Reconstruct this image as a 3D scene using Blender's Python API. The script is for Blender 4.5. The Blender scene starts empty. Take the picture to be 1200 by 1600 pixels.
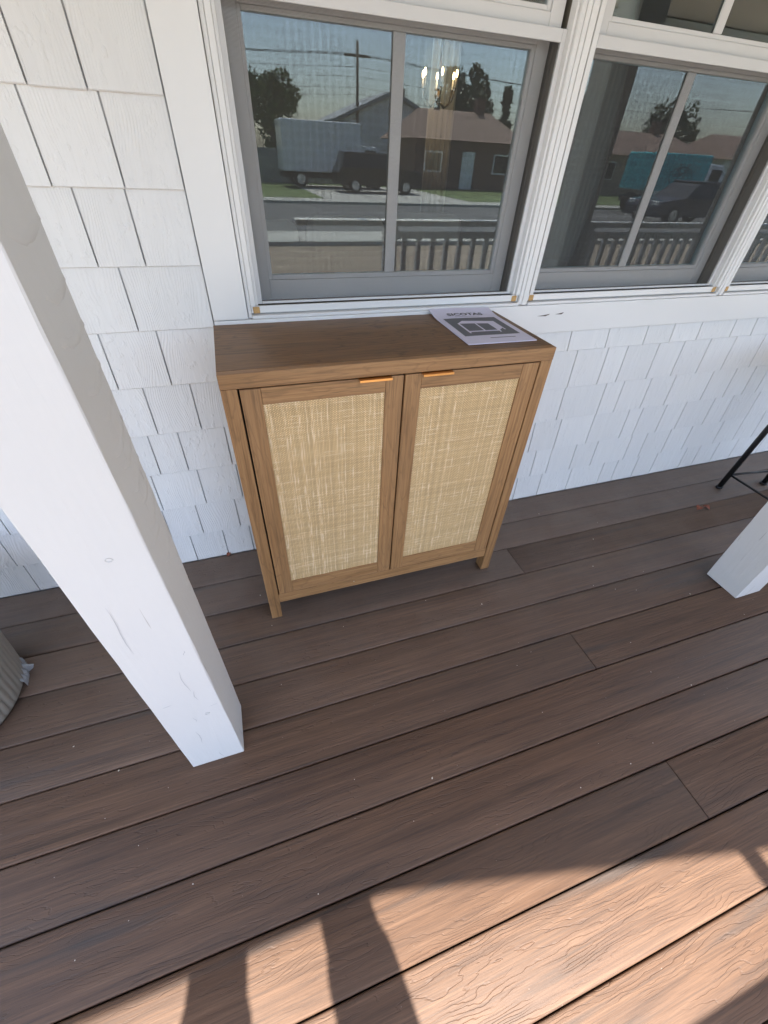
import bpy, bmesh, math, random
from mathutils import Vector, Matrix, Euler
random.seed(7)
R = math.radians
S = bpy.context.scene
COL = S.collection

# ---------------------------------------------------------------- camera
cam_d = bpy.data.cameras.new('camera')
cam = bpy.data.objects.new('camera', cam_d); COL.objects.link(cam)
cr, cu, cf = Vector((.94926581, -.31165949, .04198551)), Vector((.17434722, .63268159, .75453102)), Vector((.26172021, .70893044, -.65491997))
cam.matrix_world = Matrix(((cr.x, cu.x, -cf.x, .05908), (cr.y, cu.y, -cf.y, -1.29321), (cr.z, cu.z, -cf.z, 1.2692), (0, 0, 0, 1)))
cam_d.sensor_fit = 'HORIZONTAL'; cam_d.sensor_width = 36; cam_d.lens = 36 * 645.18 / 1200
cam_d.clip_start = .01; cam_d.clip_end = 1000
S.camera = cam
# ---------------------------------------------------------------- light
SUN_EL = 68.0
w = bpy.data.worlds.new('World'); S.world = w; w.use_nodes = True
nt = w.node_tree; bg = nt.nodes['Background']
sky = nt.nodes.new('ShaderNodeTexSky'); sky.sky_type = 'NISHITA'; sky.sun_disc = False
sky.sun_elevation = R(SUN_EL); sky.sun_rotation = R(180); sky.air_density = 1.0; sky.dust_density = 2.0; sky.ozone_density = 1.0
nt.links.new(sky.outputs[0], bg.inputs[0]); bg.inputs[1].default_value = .15
sl = bpy.data.lights.new('sun', 'SUN'); sl.energy = 4.8; sl.angle = R(.6); sl.color = (1, .93, .84)
so = bpy.data.objects.new('sun', sl); COL.objects.link(so)
so.rotation_euler = Euler((R(90 - SUN_EL), 0, 0)); so.location = (0, -6, 12)
S.view_settings.view_transform = 'Standard'; S.view_settings.look = 'None'
S.view_settings.exposure = 2.0; S.view_settings.gamma = 1; S.view_settings.use_curve_mapping = False
S.cycles.use_denoising = True
S.cycles.max_bounces = 14; S.cycles.diffuse_bounces = 8; S.cycles.transparent_max_bounces = 24

# ---------------------------------------------------------------- node helpers
class NB:
    def __init__(s, name):
        s.m = bpy.data.materials.new(name); s.m.use_nodes = True
        s.t = s.m.node_tree; s.b = s.t.nodes['Principled BSDF']; s.out = s.t.nodes['Material Output']
        s._tc = None
    def n(s, typ, **kw):
        x = s.t.nodes.new('ShaderNode' + typ)
        for k, v in kw.items(): setattr(x, k, v)
        return x
    def set(s, sock, v):
        if hasattr(v, 'is_output'): s.t.links.new(v, sock)
        else: sock.default_value = v
    def co(s):
        if not s._tc: s._tc = s.n('TexCoord')
        return s._tc.outputs['Object']
    def rnd(s): return s.n('ObjectInfo').outputs['Random']
    def m_(s, op, a, b=0.0, c=0.0, clamp=False):
        x = s.n('Math', operation=op, use_clamp=clamp)
        s.set(x.inputs[0], a); s.set(x.inputs[1], b); s.set(x.inputs[2], c)
        return x.outputs[0]
    def v_(s, op, a, b):
        x = s.n('VectorMath', operation=op); s.set(x.inputs[0], a); s.set(x.inputs[1], b); return x.outputs[0]
    def sc(s, scale, off=None, base=None):
        v = s.v_('MULTIPLY', base if base is not None else s.co(), scale)
        if off is not None: v = s.v_('ADD', v, off)
        return v
    def rndoff(s, k=37.0):
        r = s.rnd(); cx = s.n('CombineXYZ')
        s.set(cx.inputs[0], s.m_('MULTIPLY', r, k)); s.set(cx.inputs[1], s.m_('MULTIPLY', r, k * 1.7)); s.set(cx.inputs[2], s.m_('MULTIPLY', r, k * 2.3))
        return cx.outputs[0]
    def noise(s, vec, scale=1.0, detail=4.0, rough=.5, dist=0.0):
        x = s.n('TexNoise'); s.set(x.inputs['Vector'], vec); s.set(x.inputs['Scale'], scale); s.set(x.inputs['Detail'], detail)
        s.set(x.inputs['Roughness'], rough); s.set(x.inputs['Distortion'], dist); return x.outputs['Fac']
    def ramp(s, fac, stops):
        x = s.n('ValToRGB'); s.set(x.inputs[0], fac); e = x.color_ramp.elements
        while len(e) < len(stops): e.new(.5)
        for i, (p, c) in enumerate(stops):
            e[i].position = p; e[i].color = (c[0], c[1], c[2], 1) if hasattr(c, '__len__') else (c, c, c, 1)
        return x.outputs[0]
    def mix(s, fac, a, b, mode='MIX'):
        x = s.n('MixRGB', blend_type=mode); s.set(x.inputs[0], fac)
        for i, c in ((1, a), (2, b)): s.set(x.inputs[i], c if hasattr(c, 'is_output') else (c[0], c[1], c[2], 1))
        return x.outputs[0]
    def bump(s, h, strength=.3, dist=.002, prev=None):
        x = s.n('Bump'); s.set(x.inputs['Height'], h); s.set(x.inputs['Strength'], strength); s.set(x.inputs['Distance'], dist)
        if prev is not None: s.set(x.inputs['Normal'], prev)
        return x.outputs[0]
    def fin(s, col, rough=.5, nrm=None, metal=0.0, spec=.5):
        s.set(s.b.inputs['Base Color'], col if hasattr(col, 'is_output') else (col[0], col[1], col[2], 1))
        s.set(s.b.inputs['Roughness'], rough); s.set(s.b.inputs['Metallic'], metal); s.set(s.b.inputs['Specular IOR Level'], spec)
        if nrm is not None: s.set(s.b.inputs['Normal'], nrm)
        return s.m
    def xyz(s, v=None):
        x = s.n('SeparateXYZ'); s.set(x.inputs[0], v if v is not None else s.co()); return x.outputs

def simple(name, col, rough=.5, metal=0.0, var=.12, scale=8.0, bump=0.0, spec=.5):
    b = NB(name); nz = b.noise(b.co(), scale, 5, .6)
    c = b.mix(nz, [x * (1 - var) for x in col], [min(1, x * (1 + var)) for x in col])
    nr = b.bump(b.noise(b.co(), scale * 6, 4), bump, .003) if bump else None
    return b.fin(c, rough, nr, metal, spec)

# ---------------------------------------------------------------- materials
def mat_deck():
    b = NB('deck_composite'); off = b.rndoff()
    P = b.v_('ADD', b.co(), off)
    st = b.noise(b.sc((1.5, 46, 1), None, P), 1, 9, .72, .35)          # long streaks
    st2 = b.noise(b.sc((5, 260, 1), None, P), 1, 5, .7)
    big = b.noise(b.sc((.9, 3, 1), None, P), 1.3, 3, .5)
    c = b.ramp(st, [(.30, (.035, .024, .018)), (.43, (.096, .055, .035)), (.58, (.134, .078, .049)), (.76, (.188, .115, .075))])
    c = b.mix(b.ramp(st2, [(.42, 0.0), (.68, .75)]), c, (.055, .036, .028), 'MIX')
    dk = b.ramp(b.noise(b.sc((.8, 13, 1), None, P), 1, 4, .55), [(.60, 0.0), (.70, .7)])
    c = b.mix(dk, c, (.052, .046, .044))
    # dustier towards the house wall, with the wall's pale sheen painted into the colour
    geo = b.n('NewGeometry'); wy = b.xyz(geo.outputs['Position'])[1]
    far = b.ramp(b.m_('ADD', b.m_('MULTIPLY', wy, 1.0), b.m_('MULTIPLY', big, .25)), [(0.0, 0.0), (1.0, 1.0)])
    dust_sheen_f = b.m_('MULTIPLY_ADD', wy, 1.35, 1.22, clamp=True)
    dustn = b.noise(geo.outputs['Position'], 6, 6, .65)
    dust = b.m_('MULTIPLY', dust_sheen_f, b.m_('MULTIPLY_ADD', dustn, .9, .05, clamp=True), clamp=True)
    c = b.mix(b.m_('MULTIPLY', dust, .8), c, (.205, .172, .145))
    var = b.m_('MULTIPLY_ADD', b.rnd(), .14, .94)
    c = b.mix(1.0, c, b.v_('MULTIPLY', (1, 1, 1), (1, 1, 1)), 'MULTIPLY') if False else c
    hs = b.n('HueSaturation'); b.set(hs.inputs['Value'], var); b.set(hs.inputs['Color'], c); c = hs.outputs[0]
    # embossed cathedral grain lines
    warp = b.noise(b.sc((3.2, 15, 1), None, P), 1, 4, .5, .3)
    y = b.xyz(P)[1]
    ph = b.m_('ADD', b.m_('MULTIPLY', y, 120.0), b.m_('MULTIPLY', warp, 13.0))
    tri = b.m_('PINGPONG', ph, .5)
    line = b.ramp(tri, [(0.0, 0.0), (.10, 1.0)])
    brk = b.ramp(b.noise(b.sc((5, 30, 1), None, P), 1, 2), [(.40, 1.0), (.56, 0.0)])
    line = b.m_('MAXIMUM', line, brk)
    fine = b.noise(b.sc((12, 300, 10), None, P), 1, 4, .65)
    spk = b.noise(P, 420, 2)
    nr = b.bump(line, .75, .0009)
    nr = b.bump(fine, .45, .0010, nr)
    nr = b.bump(spk, .16, .0007, nr)
    c = b.mix(b.m_('MULTIPLY_ADD', line, -.30, .30, clamp=True), c, (.05, .033, .027))
    # tiny pale specks of grit
    spc = b.ramp(b.noise(geo.outputs['Position'], 130, 1), [(.80, 0.0), (.815, .45)])
    c = b.mix(spc, c, (.4, .36, .32))
    rough = b.m_('MULTIPLY_ADD', st, .2, .50)
    return b.fin(c, rough, nr, 0, .35)

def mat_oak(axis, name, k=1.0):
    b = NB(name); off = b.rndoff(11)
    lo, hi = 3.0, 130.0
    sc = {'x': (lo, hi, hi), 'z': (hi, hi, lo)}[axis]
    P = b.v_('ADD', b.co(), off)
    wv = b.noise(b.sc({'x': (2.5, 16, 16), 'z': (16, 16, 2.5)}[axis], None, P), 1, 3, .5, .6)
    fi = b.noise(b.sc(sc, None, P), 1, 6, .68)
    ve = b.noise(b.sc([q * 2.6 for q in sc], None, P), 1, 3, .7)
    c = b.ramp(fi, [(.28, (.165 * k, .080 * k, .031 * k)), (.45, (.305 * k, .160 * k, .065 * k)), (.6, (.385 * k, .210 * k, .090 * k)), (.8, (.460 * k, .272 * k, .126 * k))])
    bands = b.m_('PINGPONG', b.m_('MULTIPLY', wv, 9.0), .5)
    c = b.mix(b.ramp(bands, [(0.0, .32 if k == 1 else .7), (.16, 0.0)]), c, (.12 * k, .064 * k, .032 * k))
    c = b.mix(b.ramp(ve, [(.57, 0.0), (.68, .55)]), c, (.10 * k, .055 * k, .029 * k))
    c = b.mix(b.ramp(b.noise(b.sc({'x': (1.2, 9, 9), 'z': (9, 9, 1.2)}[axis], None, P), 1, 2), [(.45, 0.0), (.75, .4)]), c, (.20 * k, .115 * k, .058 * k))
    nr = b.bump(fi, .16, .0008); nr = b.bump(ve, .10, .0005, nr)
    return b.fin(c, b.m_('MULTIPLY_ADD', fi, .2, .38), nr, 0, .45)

def mat_rattan():
    b = NB('woven_rattan'); P = b.v_('ADD', b.co(), b.rndoff(5))
    x, y, z = b.xyz(P)
    zz = b.m_('ADD', z, b.m_('MULTIPLY', b.noise(b.sc((9, 1, 5), None, P), 1, 2), .0035))
    xx = b.m_('ADD', x, b.m_('MULTIPLY', b.noise(b.sc((5, 1, 9), None, P), 1, 2), .0035))
    px, pz = .0038, .0030
    u = b.m_('DIVIDE', xx, px); v = b.m_('DIVIDE', zz, pz)
    fu = b.m_('FLOOR', u); fv = b.m_('FLOOR', v)
    par = b.m_('MODULO', b.m_('ABSOLUTE', b.m_('ADD', fu, fv)), 2.0)
    fru = b.m_('FRACT', u); frv = b.m_('FRACT', v)
    hu = b.m_('SINE', b.m_('MULTIPLY', fru, math.pi)); hv = b.m_('SINE', b.m_('MULTIPLY', frv, math.pi))
    # weft on top where par=1 (profile across v), warp on top elsewhere (profile across u)
    hw = b.m_('MULTIPLY', b.m_('POWER', hv, .6), b.m_('MULTIPLY_ADD', hu, .5, .5))
    hp = b.m_('MULTIPLY', b.m_('POWER', hu, .6), b.m_('MULTIPLY_ADD', hv, .35, .30))
    h = b.m_('ADD', b.m_('MULTIPLY', hw, par), b.m_('MULTIPLY', hp, b.m_('SUBTRACT', 1.0, par)))
    # per-strand tone
    wn = b.n('TexWhiteNoise', noise_dimensions='1D'); b.set(wn.inputs['W'], b.m_('ADD', b.m_('MULTIPLY', fu, 1.37), 3.1))
    wn2 = b.n('TexWhiteNoise', noise_dimensions='1D'); b.set(wn2.inputs['W'], b.m_('ADD', b.m_('MULTIPLY', fv, 2.11), 9.7))
    tone = b.m_('ADD', b.m_('MULTIPLY', wn.outputs[0], .55), b.m_('MULTIPLY', wn2.outputs[0], .45))
    c = b.ramp(h, [(.12, (.26, .148, .060)), (.45, (.54, .355, .165)), (.85, (.86, .65, .37))])
    slub = b.m_('MULTIPLY', b.ramp(wn.outputs[0], [(.70, 0.0), (.78, 1.0)]), b.ramp(b.noise(b.sc((260, 1, 22), None, P), 1, 2), [(.50, 0.0), (.62, .60)]))
    slub2 = b.m_('MULTIPLY', b.ramp(wn2.outputs[0], [(.70, 0.0), (.78, 1.0)]), b.ramp(b.noise(b.sc((26, 1, 300), None, P), 1, 2), [(.53, 0.0), (.64, .5)]))
    c = b.mix(b.m_('MAXIMUM', slub, slub2), c, (.80, .66, .45))
    hs = b.n('HueSaturation'); b.set(hs.inputs['Value'], b.m_('MULTIPLY_ADD', tone, .34, .80)); b.set(hs.inputs['Color'], c)
    nr = b.bump(h, .5, .0012)
    return b.fin(hs.outputs[0], .6, nr, 0, .3)

def mat_shingle():
    b = NB('painted_shingle'); P = b.v_('ADD', b.co(), b.rndoff())
    g = b.noise(b.sc((60, 60, 4.5), None, P), 1, 4, .6, .5)
    warp = b.noise(b.sc((7, 7, 3), None, P), 1, 2, .5)
    ph = b.m_('ADD', b.m_('MULTIPLY', b.xyz(P)[0], 150.0), b.m_('MULTIPLY', warp, 16.0))
    ridge = b.m_('PINGPONG', ph, .5)
    msk = b.ramp(b.noise(b.sc((9, 9, 5), None, P), 1, 2), [(.46, 0.0), (.62, 1.0)])
    blot = b.ramp(b.noise(b.sc((60, 60, 32), None, P), 1, 3), [(.55, 0.0), (.66, 1.0)])
    nr = b.bump(g, .6, .0022)
    nr = b.bump(b.m_('MULTIPLY', ridge, msk), .5, .0020, nr)
    nr = b.bump(b.m_('MULTIPLY', blot, b.m_('SUBTRACT', 1.0, msk)),   .5, .0018, nr)
    c = b.mix(g, (.72, .72, .715), (.80, .80, .79))
    hs = b.n('HueSaturation'); b.set(hs.inputs['Value'], b.m_('MULTIPLY_ADD', b.rnd(), .06, .96)); b.set(hs.inputs['Color'], c)
    return b.fin(hs.outputs[0], .52, nr, 0, .4)

def mat_white(name, v=.8, rough=.42, tint=(1, 1, .99), grain=None, bump=.08, dirt=.0):
    b = NB(name); P = b.v_('ADD', b.co(), b.rndoff(9))
    nz = b.noise(P, 3.0, 4, .5)
    c = b.mix(nz, [v * .95 * t for t in tint], [v * t for t in tint])
    if dirt:
        d = b.ramp(b.noise(b.sc((18, 18, 5), None, P), 1, 6, .7), [(.6, 0.0), (.85, dirt)])
        c = b.mix(d, c, (.42, .39, .35))
    if grain == 'z':
        g = b.noise(b.sc((75, 75, 4), None, P), 1, 4, .65, .8)
        wv = b.m_('PINGPONG', b.m_('MULTIPLY', b.noise(b.sc((13, 13, 1.6), None, P), 1, 2), 8.0), .5)
        nr = b.bump(g, .30, .0014); nr = b.bump(wv, .22, .0014, nr)
        lump = b.ramp(b.noise(b.sc((22, 22, 9), None, P), 1, 3), [(.5, 0.0), (.7, 1.0)])
        nr = b.bump(lump, .3, .0014, nr)
        ck = b.noise(b.sc((55, 55, 3), None, P), 1, 3, .7)
        c = b.mix(b.ramp(ck, [(.69, 0.0), (.715, .6)]), c, (.36, .33, .30))
    else:
        nr = b.bump(b.noise(P, 90, 3), bump, .0012)
    return b.fin(c, rough, nr, 0, .45)

def mat_glass():
    b = NB('window_glass'); t = b.t
    fr = b.n('Fresnel'); fr.inputs[0].default_value = 1.5
    k = b.m_('MULTIPLY', fr.outputs[0], 3.3, clamp=True)
    tr = b.n('BsdfTransparent'); tr.inputs[0].default_value = (.90, .93, .92, 1)
    gl = b.n('BsdfGlossy'); gl.inputs['Roughness'].default_value = .0; gl.inputs['Color'].default_value = (.88, .97, 1, 1)
    mx = b.n('MixShader'); b.set(mx.inputs[0], k); t.links.new(tr.outputs[0], mx.inputs[1]); t.links.new(gl.outputs[0], mx.inputs[2])
    t.links.new(mx.outputs[0], b.out.inputs[0]); return b.m

def mat_screen():
    # real insect-mesh threads: two crossing sets of dark wires, open between
    b = NB('insect_mesh'); t = b.t; x, y, z = b.xyz()
    pitch, wire = .00165, .23
    a = b.m_('LESS_THAN', b.m_('FRACT', b.m_('DIVIDE', b.m_('ADD', x, 5.0), pitch)), wire)
    c = b.m_('LESS_THAN', b.m_('FRACT', b.m_('DIVIDE', b.m_('ADD', z, 5.0), pitch)), wire * .8)
    k = b.m_('MAXIMUM', a, c)
    tr = b.n('BsdfTransparent'); df = b.n('BsdfDiffuse'); df.inputs[0].default_value = (.09, .09, .088, 1)
    mx = b.n('MixShader'); b.set(mx.inputs[0], k); t.links.new(tr.outputs[0], mx.inputs[1]); t.links.new(df.outputs[0], mx.inputs[2])
    t.links.new(mx.outputs[0], b.out.inputs[0]); return b.m

def mat_emit(name, col, st):
    b = NB(name); b.b.inputs['Emission Color'].default_value = (*col, 1); b.b.inputs['Emission Strength'].default_value = st
    return b.fin(col, .4)

def mat_yard():
    b = NB('dry_yard'); nz = b.noise(b.co(), 2.0, 6, .6)
    return b.fin(b.mix(nz, (.16, .125, .09), (.30, .25, .19)), .95, b.bump(nz, .5, .02))
def mat_ground():
    b = NB('lawn_ground'); nz = b.noise(b.co(), .35, 6, .6); n2 = b.noise(b.co(), 6, 5, .7)
    c = b.mix(nz, (.055, .10, .022), (.10, .15, .04)); c = b.mix(b.m_('MULTIPLY', n2, .5), c, (.12, .12, .05))
    return b.fin(c, .9, b.bump(n2, .5, .03))
def mat_leaf(name, a, c2):
    b = NB(name); geo = b.n('NewGeometry')
    c = b.mix(geo.outputs['Random Per Island'], a, c2)
    return b.fin(c, .55)
def mat_roof(name, col):
    b = NB(name); P = b.co(); nz = b.noise(b.sc((6, 6, 6), None, P), 1, 4)
    return b.fin(b.mix(nz, [x * .7 for x in col], [x * 1.25 for x in col]), .85, b.bump(nz, .3, .01))

M = {}
M['deck'] = mat_deck(); M['oak_x'] = mat_oak('x', 'oak_grain_across'); M['oak_z'] = mat_oak('z', 'oak_grain_upright'); M['oak_top_shaded'] = mat_oak('x', 'oak_top_painted_shade', .62); M['rattan'] = mat_rattan()  # top of the cabinet: its shade is put into a darker oak
M['shingle'] = mat_shingle(); M['trim'] = mat_white('trim_paint', .80, .40, dirt=.05); M['vinyl'] = mat_white('vinyl_white', .78, .35, dirt=.16)
M['sash'] = mat_white('sash_vinyl', .66, .4, (1, 1, 1), dirt=.12); M['jamb'] = simple('jamb_liner', (.17, .155, .13), .55)  # jamb: greyish liner, with the recess shade put into its dark tone
M['post'] = mat_white('post_paint', .70, .5, (1, .99, .975), 'z'); M['glass'] = mat_glass(); M['mesh'] = mat_screen()
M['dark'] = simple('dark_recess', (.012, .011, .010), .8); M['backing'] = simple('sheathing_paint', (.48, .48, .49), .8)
M['gold'] = simple('brushed_brass', (.78, .43, .16), .28, 1.0, .08, 40)
M['blackmetal'] = simple('black_powder_coat', (.012, .012, .013), .38, 0, .2, 30, .1)
M['paper'] = simple('paper', (.66, .63, .75), .6, 0, .03, 20); M['ink'] = simple('grey_ink', (.135, .135, .15), .6, 0, .06, 60); M['black_ink'] = simple('black_ink', (.03, .028, .03), .6)
M['planter'] = simple('planter_resin', (.27, .24, .205), .62, 0, .15, 6, .2); M['soil'] = simple('soil', (.03, .022, .015), .95, 0, .4, 30, .8)
M['plastic'] = simple('pale_plastic', (.30, .31, .33), .3, 0, .2, 20); M['dryleaf'] = simple('dry_leaf', (.22, .065, .035), .7, 0, .3, 60)
M['crumb'] = simple('crumb', (.6, .55, .48), .8); M['tan'] = simple('corner_foam', (.52, .32, .13), .8, 0, .25, 70, .4)
M['yard'] = mat_yard(); M['ceil'] = simple('ceiling_board', (.60, .56, .50), .6, 0, .08, 3); M['ground'] = mat_ground()
M['asphalt'] = simple('asphalt', (.10, .10, .10), .9, 0, .25, 3, .3); M['concrete'] = simple('concrete', (.38, .37, .34), .9, 0, .15, 2, .2)
M['leafA'] = mat_leaf('leaf_green', (.045, .085, .022), (.085, .13, .04)); M['leafB'] = mat_leaf('leaf_dark', (.022, .045, .016), (.05, .075, .03))
M['bark'] = simple('bark', (.10, .07, .05), .9, 0, .3, 12, .6)
M['carblack'] = simple('car_paint_black', (.012, .012, .014), .12, 0, .1, 5); M['cargrey'] = simple('car_paint_grey', (.06, .06, .075), .15, 0, .1, 5)
M['carwhite'] = simple('car_paint_white', (.72, .73, .74), .25, 0, .06, 3); M['teal'] = simple('teal_paint', (.02, .36, .40), .35, 0, .1, 3); M['tealdark'] = simple('teal_line', (.01, .10, .12), .5)
M['carglass'] = simple('car_glass', (.012, .015, .018), .05, 0, .1, 4); M['tyre'] = simple('tyre', (.015, .015, .015), .8); M['rim'] = simple('rim', (.45, .45, .46), .3, 1.0)
M['lampglass'] = simple('lamp_lens', (.7, .7, .66), .1); M['redlens'] = simple('red_lens', (.4, .02, .02), .2)
M['housewhite'] = simple('house_paint_pale', (.66, .67, .68), .7, 0, .06, 1); M['housebrown'] = simple('house_paint_brown', (.14, .075, .055), .8, 0, .15, 1); M['housetan'] = simple('house_paint_tan', (.30, .24, .18), .8, 0, .12, 1)
M['roofgrey'] = mat_roof('roof_grey', (.26, .28, .30)); M['roofbrown'] = mat_roof('roof_brown', (.17, .11, .085)); M['fence'] = simple('fence_grey', (.20, .23, .25), .8, 0, .15, 2)
M['wood'] = simple('pole_wood', (.11, .085, .065), .9, 0, .2, 3); M['wire'] = simple('wire', (.03, .03, .03), .6)
M['roomwall'] = simple('room_wall', (.20, .18, .155), .9, 0, .06, 1); M['roomfloor'] = simple('room_floor', (.12, .075, .045), .6, 0, .15, 3)
M['sofa'] = simple('sofa_leather', (.30, .10, .055), .5, 0, .2, 6, .2); M['cushion'] = simple('cushion_cream', (.80, .72, .62), .9, 0, .06, 10, .3); M['chairwood'] = simple('chair_wood', (.60, .30, .19), .5, 0, .15, 9)
M['curtain'] = simple('curtain_linen', (.50, .47, .42), .9, 0, .08, 12, .3); M['brass'] = simple('aged_brass', (.10, .065, .03), .35, 1.0)
M['bulb'] = mat_emit('lit_bulb', (1, .66, .30), 9.0)
M['skin'] = simple('skin', (.48, .27, .19), .55); M['shirt'] = simple('shirt_navy', (.03, .04, .07), .9); M['trouser'] = simple('trouser_grey', (.08, .08, .09), .9); M['hair'] = simple('hair', (.03, .018, .012), .7); M['phone'] = simple('phone_body', (.02, .02, .022), .25)

# ---------------------------------------------------------------- mesh helpers
def link(name, me, mat, parent=None, loc=(0, 0, 0), smooth=False):
    o = bpy.data.objects.new(name, me); COL.objects.link(o)
    if mat is not None and len(me.materials) == 0: me.materials.append(M[mat] if isinstance(mat, str) else mat)
    o.location = loc
    if parent is not None: o.parent = parent
    if smooth:
        for p in me.polygons: p.use_smooth = True
    return o
def tag(o, label=None, cat=None, group=None, kind=None):
    if label: o['label'] = label
    if cat: o['category'] = cat
    if group: o['group'] = group
    if kind: o['kind'] = kind
    return o
def empty(name, loc=(0, 0, 0), rz=0.0):
    o = bpy.data.objects.new(name, None); COL.objects.link(o); o.location = loc; o.rotation_euler.z = rz; o.empty_display_size = .1; return o
def bm_to(name, bm):
    me = bpy.data.meshes.new(name); bmesh.ops.recalc_face_normals(bm, faces=bm.faces); bm.to_mesh(me); bm.free(); return me
def add_box(bm, x0, x1, y0, y1, z0, z1, bev=0.0, seg=1):
    t = bmesh.new(); bmesh.ops.create_cube(t, size=1)
    for v in t.verts: v.co = Vector(((x0 + x1) / 2 + v.co.x * (x1 - x0), (y0 + y1) / 2 + v.co.y * (y1 - y0), (z0 + z1) / 2 + v.co.z * (z1 - z0)))
    if bev > 0: bmesh.ops.bevel(t, geom=t.edges[:], offset=bev, segments=seg, profile=.5, affect='EDGES')
    me = bpy.data.meshes.new('tmp'); t.to_mesh(me); t.free(); bm.from_mesh(me); bpy.data.meshes.remove(me)
def box(name, x0, x1, y0, y1, z0, z1, mat, parent=None, bev=0.0, seg=1):
    """box with its origin in its own centre; coordinates are given in the parent's space"""
    bm = bmesh.new(); cx, cy, cz = (x0 + x1) / 2, (y0 + y1) / 2, (z0 + z1) / 2
    add_box(bm, x0 - cx, x1 - cx, y0 - cy, y1 - cy, z0 - cz, z1 - cz, bev, seg)
    return link(name, bm_to(name, bm), mat, parent, (cx, cy, cz))
def add_tube(bm, p0, p1, r0, r1=None, n=12, cap=True):
    p0, p1 = Vector(p0), Vector(p1); r1 = r0 if r1 is None else r1
    d = (p1 - p0).normalized(); a = d.orthogonal().normalized(); c = d.cross(a)
    A = [bm.verts.new(p0 + (a * math.cos(2 * math.pi * i / n) + c * math.sin(2 * math.pi * i / n)) * r0) for i in range(n)]
    B = [bm.verts.new(p1 + (a * math.cos(2 * math.pi * i / n) + c * math.sin(2 * math.pi * i / n)) * r1) for i in range(n)]
    for i in range(n): bm.faces.new((A[i], A[(i + 1) % n], B[(i + 1) % n], B[i]))
    if cap: bm.faces.new(A[::-1]); bm.faces.new(B)
def tube(name, p0, p1, r0, mat, parent=None, r1=None, n=12):
    bm = bmesh.new(); add_tube(bm, p0, p1, r0, r1, n); o = link(name, bm_to(name, bm), mat, parent)
    for p in o.data.polygons: p.use_smooth = len(p.vertices) == 4
    return o
def poly_tube(name, pts, r, mat, parent=None, n=8):
    bm = bmesh.new()
    for a, b in zip(pts[:-1], pts[1:]): add_tube(bm, a, b, r, r, n)
    return link(name, bm_to(name, bm), mat, parent, smooth=True)
def pydata(name, vs, fs, mat, parent=None, loc=(0, 0, 0), smooth=False):
    me = bpy.data.meshes.new(name); me.from_pydata([tuple(v) for v in vs], [], fs); me.update(); return link(name, me, mat, parent, loc, smooth)
def prism(name, prof, y0, y1, mat, parent=None, bev=0.0):
    """profile in x,z extruded along y"""
    bm = bmesh.new(); A = [bm.verts.new((x, y0, z)) for x, z in prof]; B = [bm.verts.new((x, y1, z)) for x, z in prof]; n = len(prof)
    for i in range(n): bm.faces.new((A[i], A[(i + 1) % n], B[(i + 1) % n], B[i]))
    bm.faces.new(A[::-1]); bm.faces.new(B)
    if bev: bmesh.ops.bevel(bm, geom=bm.edges[:], offset=bev, segments=2, profile=.5, affect='EDGES')
    return link(name, bm_to(name, bm), mat, parent)

# ================================================================ SETTING
G = -.50
tag(pydata('ground', [(-250, -300, G), (250, -300, G), (250, 60, G), (-250, 60, G)], [(0, 1, 2, 3)], 'ground'), kind='structure')
tag(pydata('road', [(-250, -20.5, G + .004), (250, -20.5, G + .004), (250, -12, G + .004), (-250, -12, G + .004)], [(0, 1, 2, 3)], 'asphalt'), kind='structure')
tag(box('pavement', -120, 120, -11.9, -10.3, G - .05, G + .10, 'concrete', None, .01), kind='structure')
tag(box('far_pavement', -120, 120, -22.0, -20.6, G - .05, G + .10, 'concrete', None, .01), kind='structure')
tag(box('driveway', 5.2, 13.0, -33, -22.05, G - .05, G + .02, 'concrete', None, .005), kind='structure')
tag(box('garden_path', -.6, .55, -10.25, -2.75, G - .05, G + .02, 'concrete', None, .005), kind='structure')

tag(pydata('front_yard', [(-120, -10.25, G + .004), (120, -10.25, G + .004), (120, -.2, G + .004), (-120, -.2, G + .004)], [(0, 1, 2, 3)], 'yard'), kind='structure')
# ---------------------------------------------------------------- porch deck, board by board
deck = tag(empty('porch_deck', (0, 0, 0)), kind='structure')
B1, PI_ = .1454, .1445
def board_mesh(L, wd):
    bm = bmesh.new(); h = .024; r = .0052
    prof = []
    for (cy, cz, a0) in ((wd / 2 - r, -r, 0), (-wd / 2 + r, -r, 90)):
        for k in range(4):
            a = R(a0 + 30 * k); prof.append((cy + r * math.cos(a), cz + r * math.sin(a)))
    prof += [(-wd / 2, -h), (wd / 2, -h)]
    n = len(prof); A = [bm.verts.new((-L / 2, y, z)) for y, z in prof]; Bv = [bm.verts.new((L / 2, y, z)) for y, z in prof]
    for i in range(n): bm.faces.new((A[i], A[(i + 1) % n], Bv[(i + 1) % n], Bv[i]))
    bm.faces.new(A[::-1]); bm.faces.new(Bv)
    me = bm_to('board', bm)
    for p in me.polygons: p.use_smooth = len(p.vertices) == 4
    return me
NB_ = 14
for k in range(1, NB_ + 1):
    ya = -.002 if k == 1 else -(B1 + PI_ * (k - 2)) - .0013
    yb = -(B1 + PI_ * (k - 1)) + .0013
    segs = [(-2.5, 1.0025), (1.0055, 5.6)] if k % 3 == 0 else ([(-2.5, -.95), (-.947, 3.3), (3.303, 5.6)] if k % 3 == 1 else [(-2.5, 3.3), (3.303, 5.6)])
    if k % 3 == 1: segs = [(-2.5, 3.3), (3.303, 5.6)]
    for (xa, xb) in segs:
        o = link('board', board_mesh(xb - xa, ya - yb), 'deck', deck, ((xa + xb) / 2, (ya + yb) / 2, 0))
DY = -(B1 + PI_ * (NB_ - 1))
box('fascia_board', -2.5, 5.6, DY - .026, DY - .002, -.30, -.004, 'deck', deck, .003)
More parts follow.
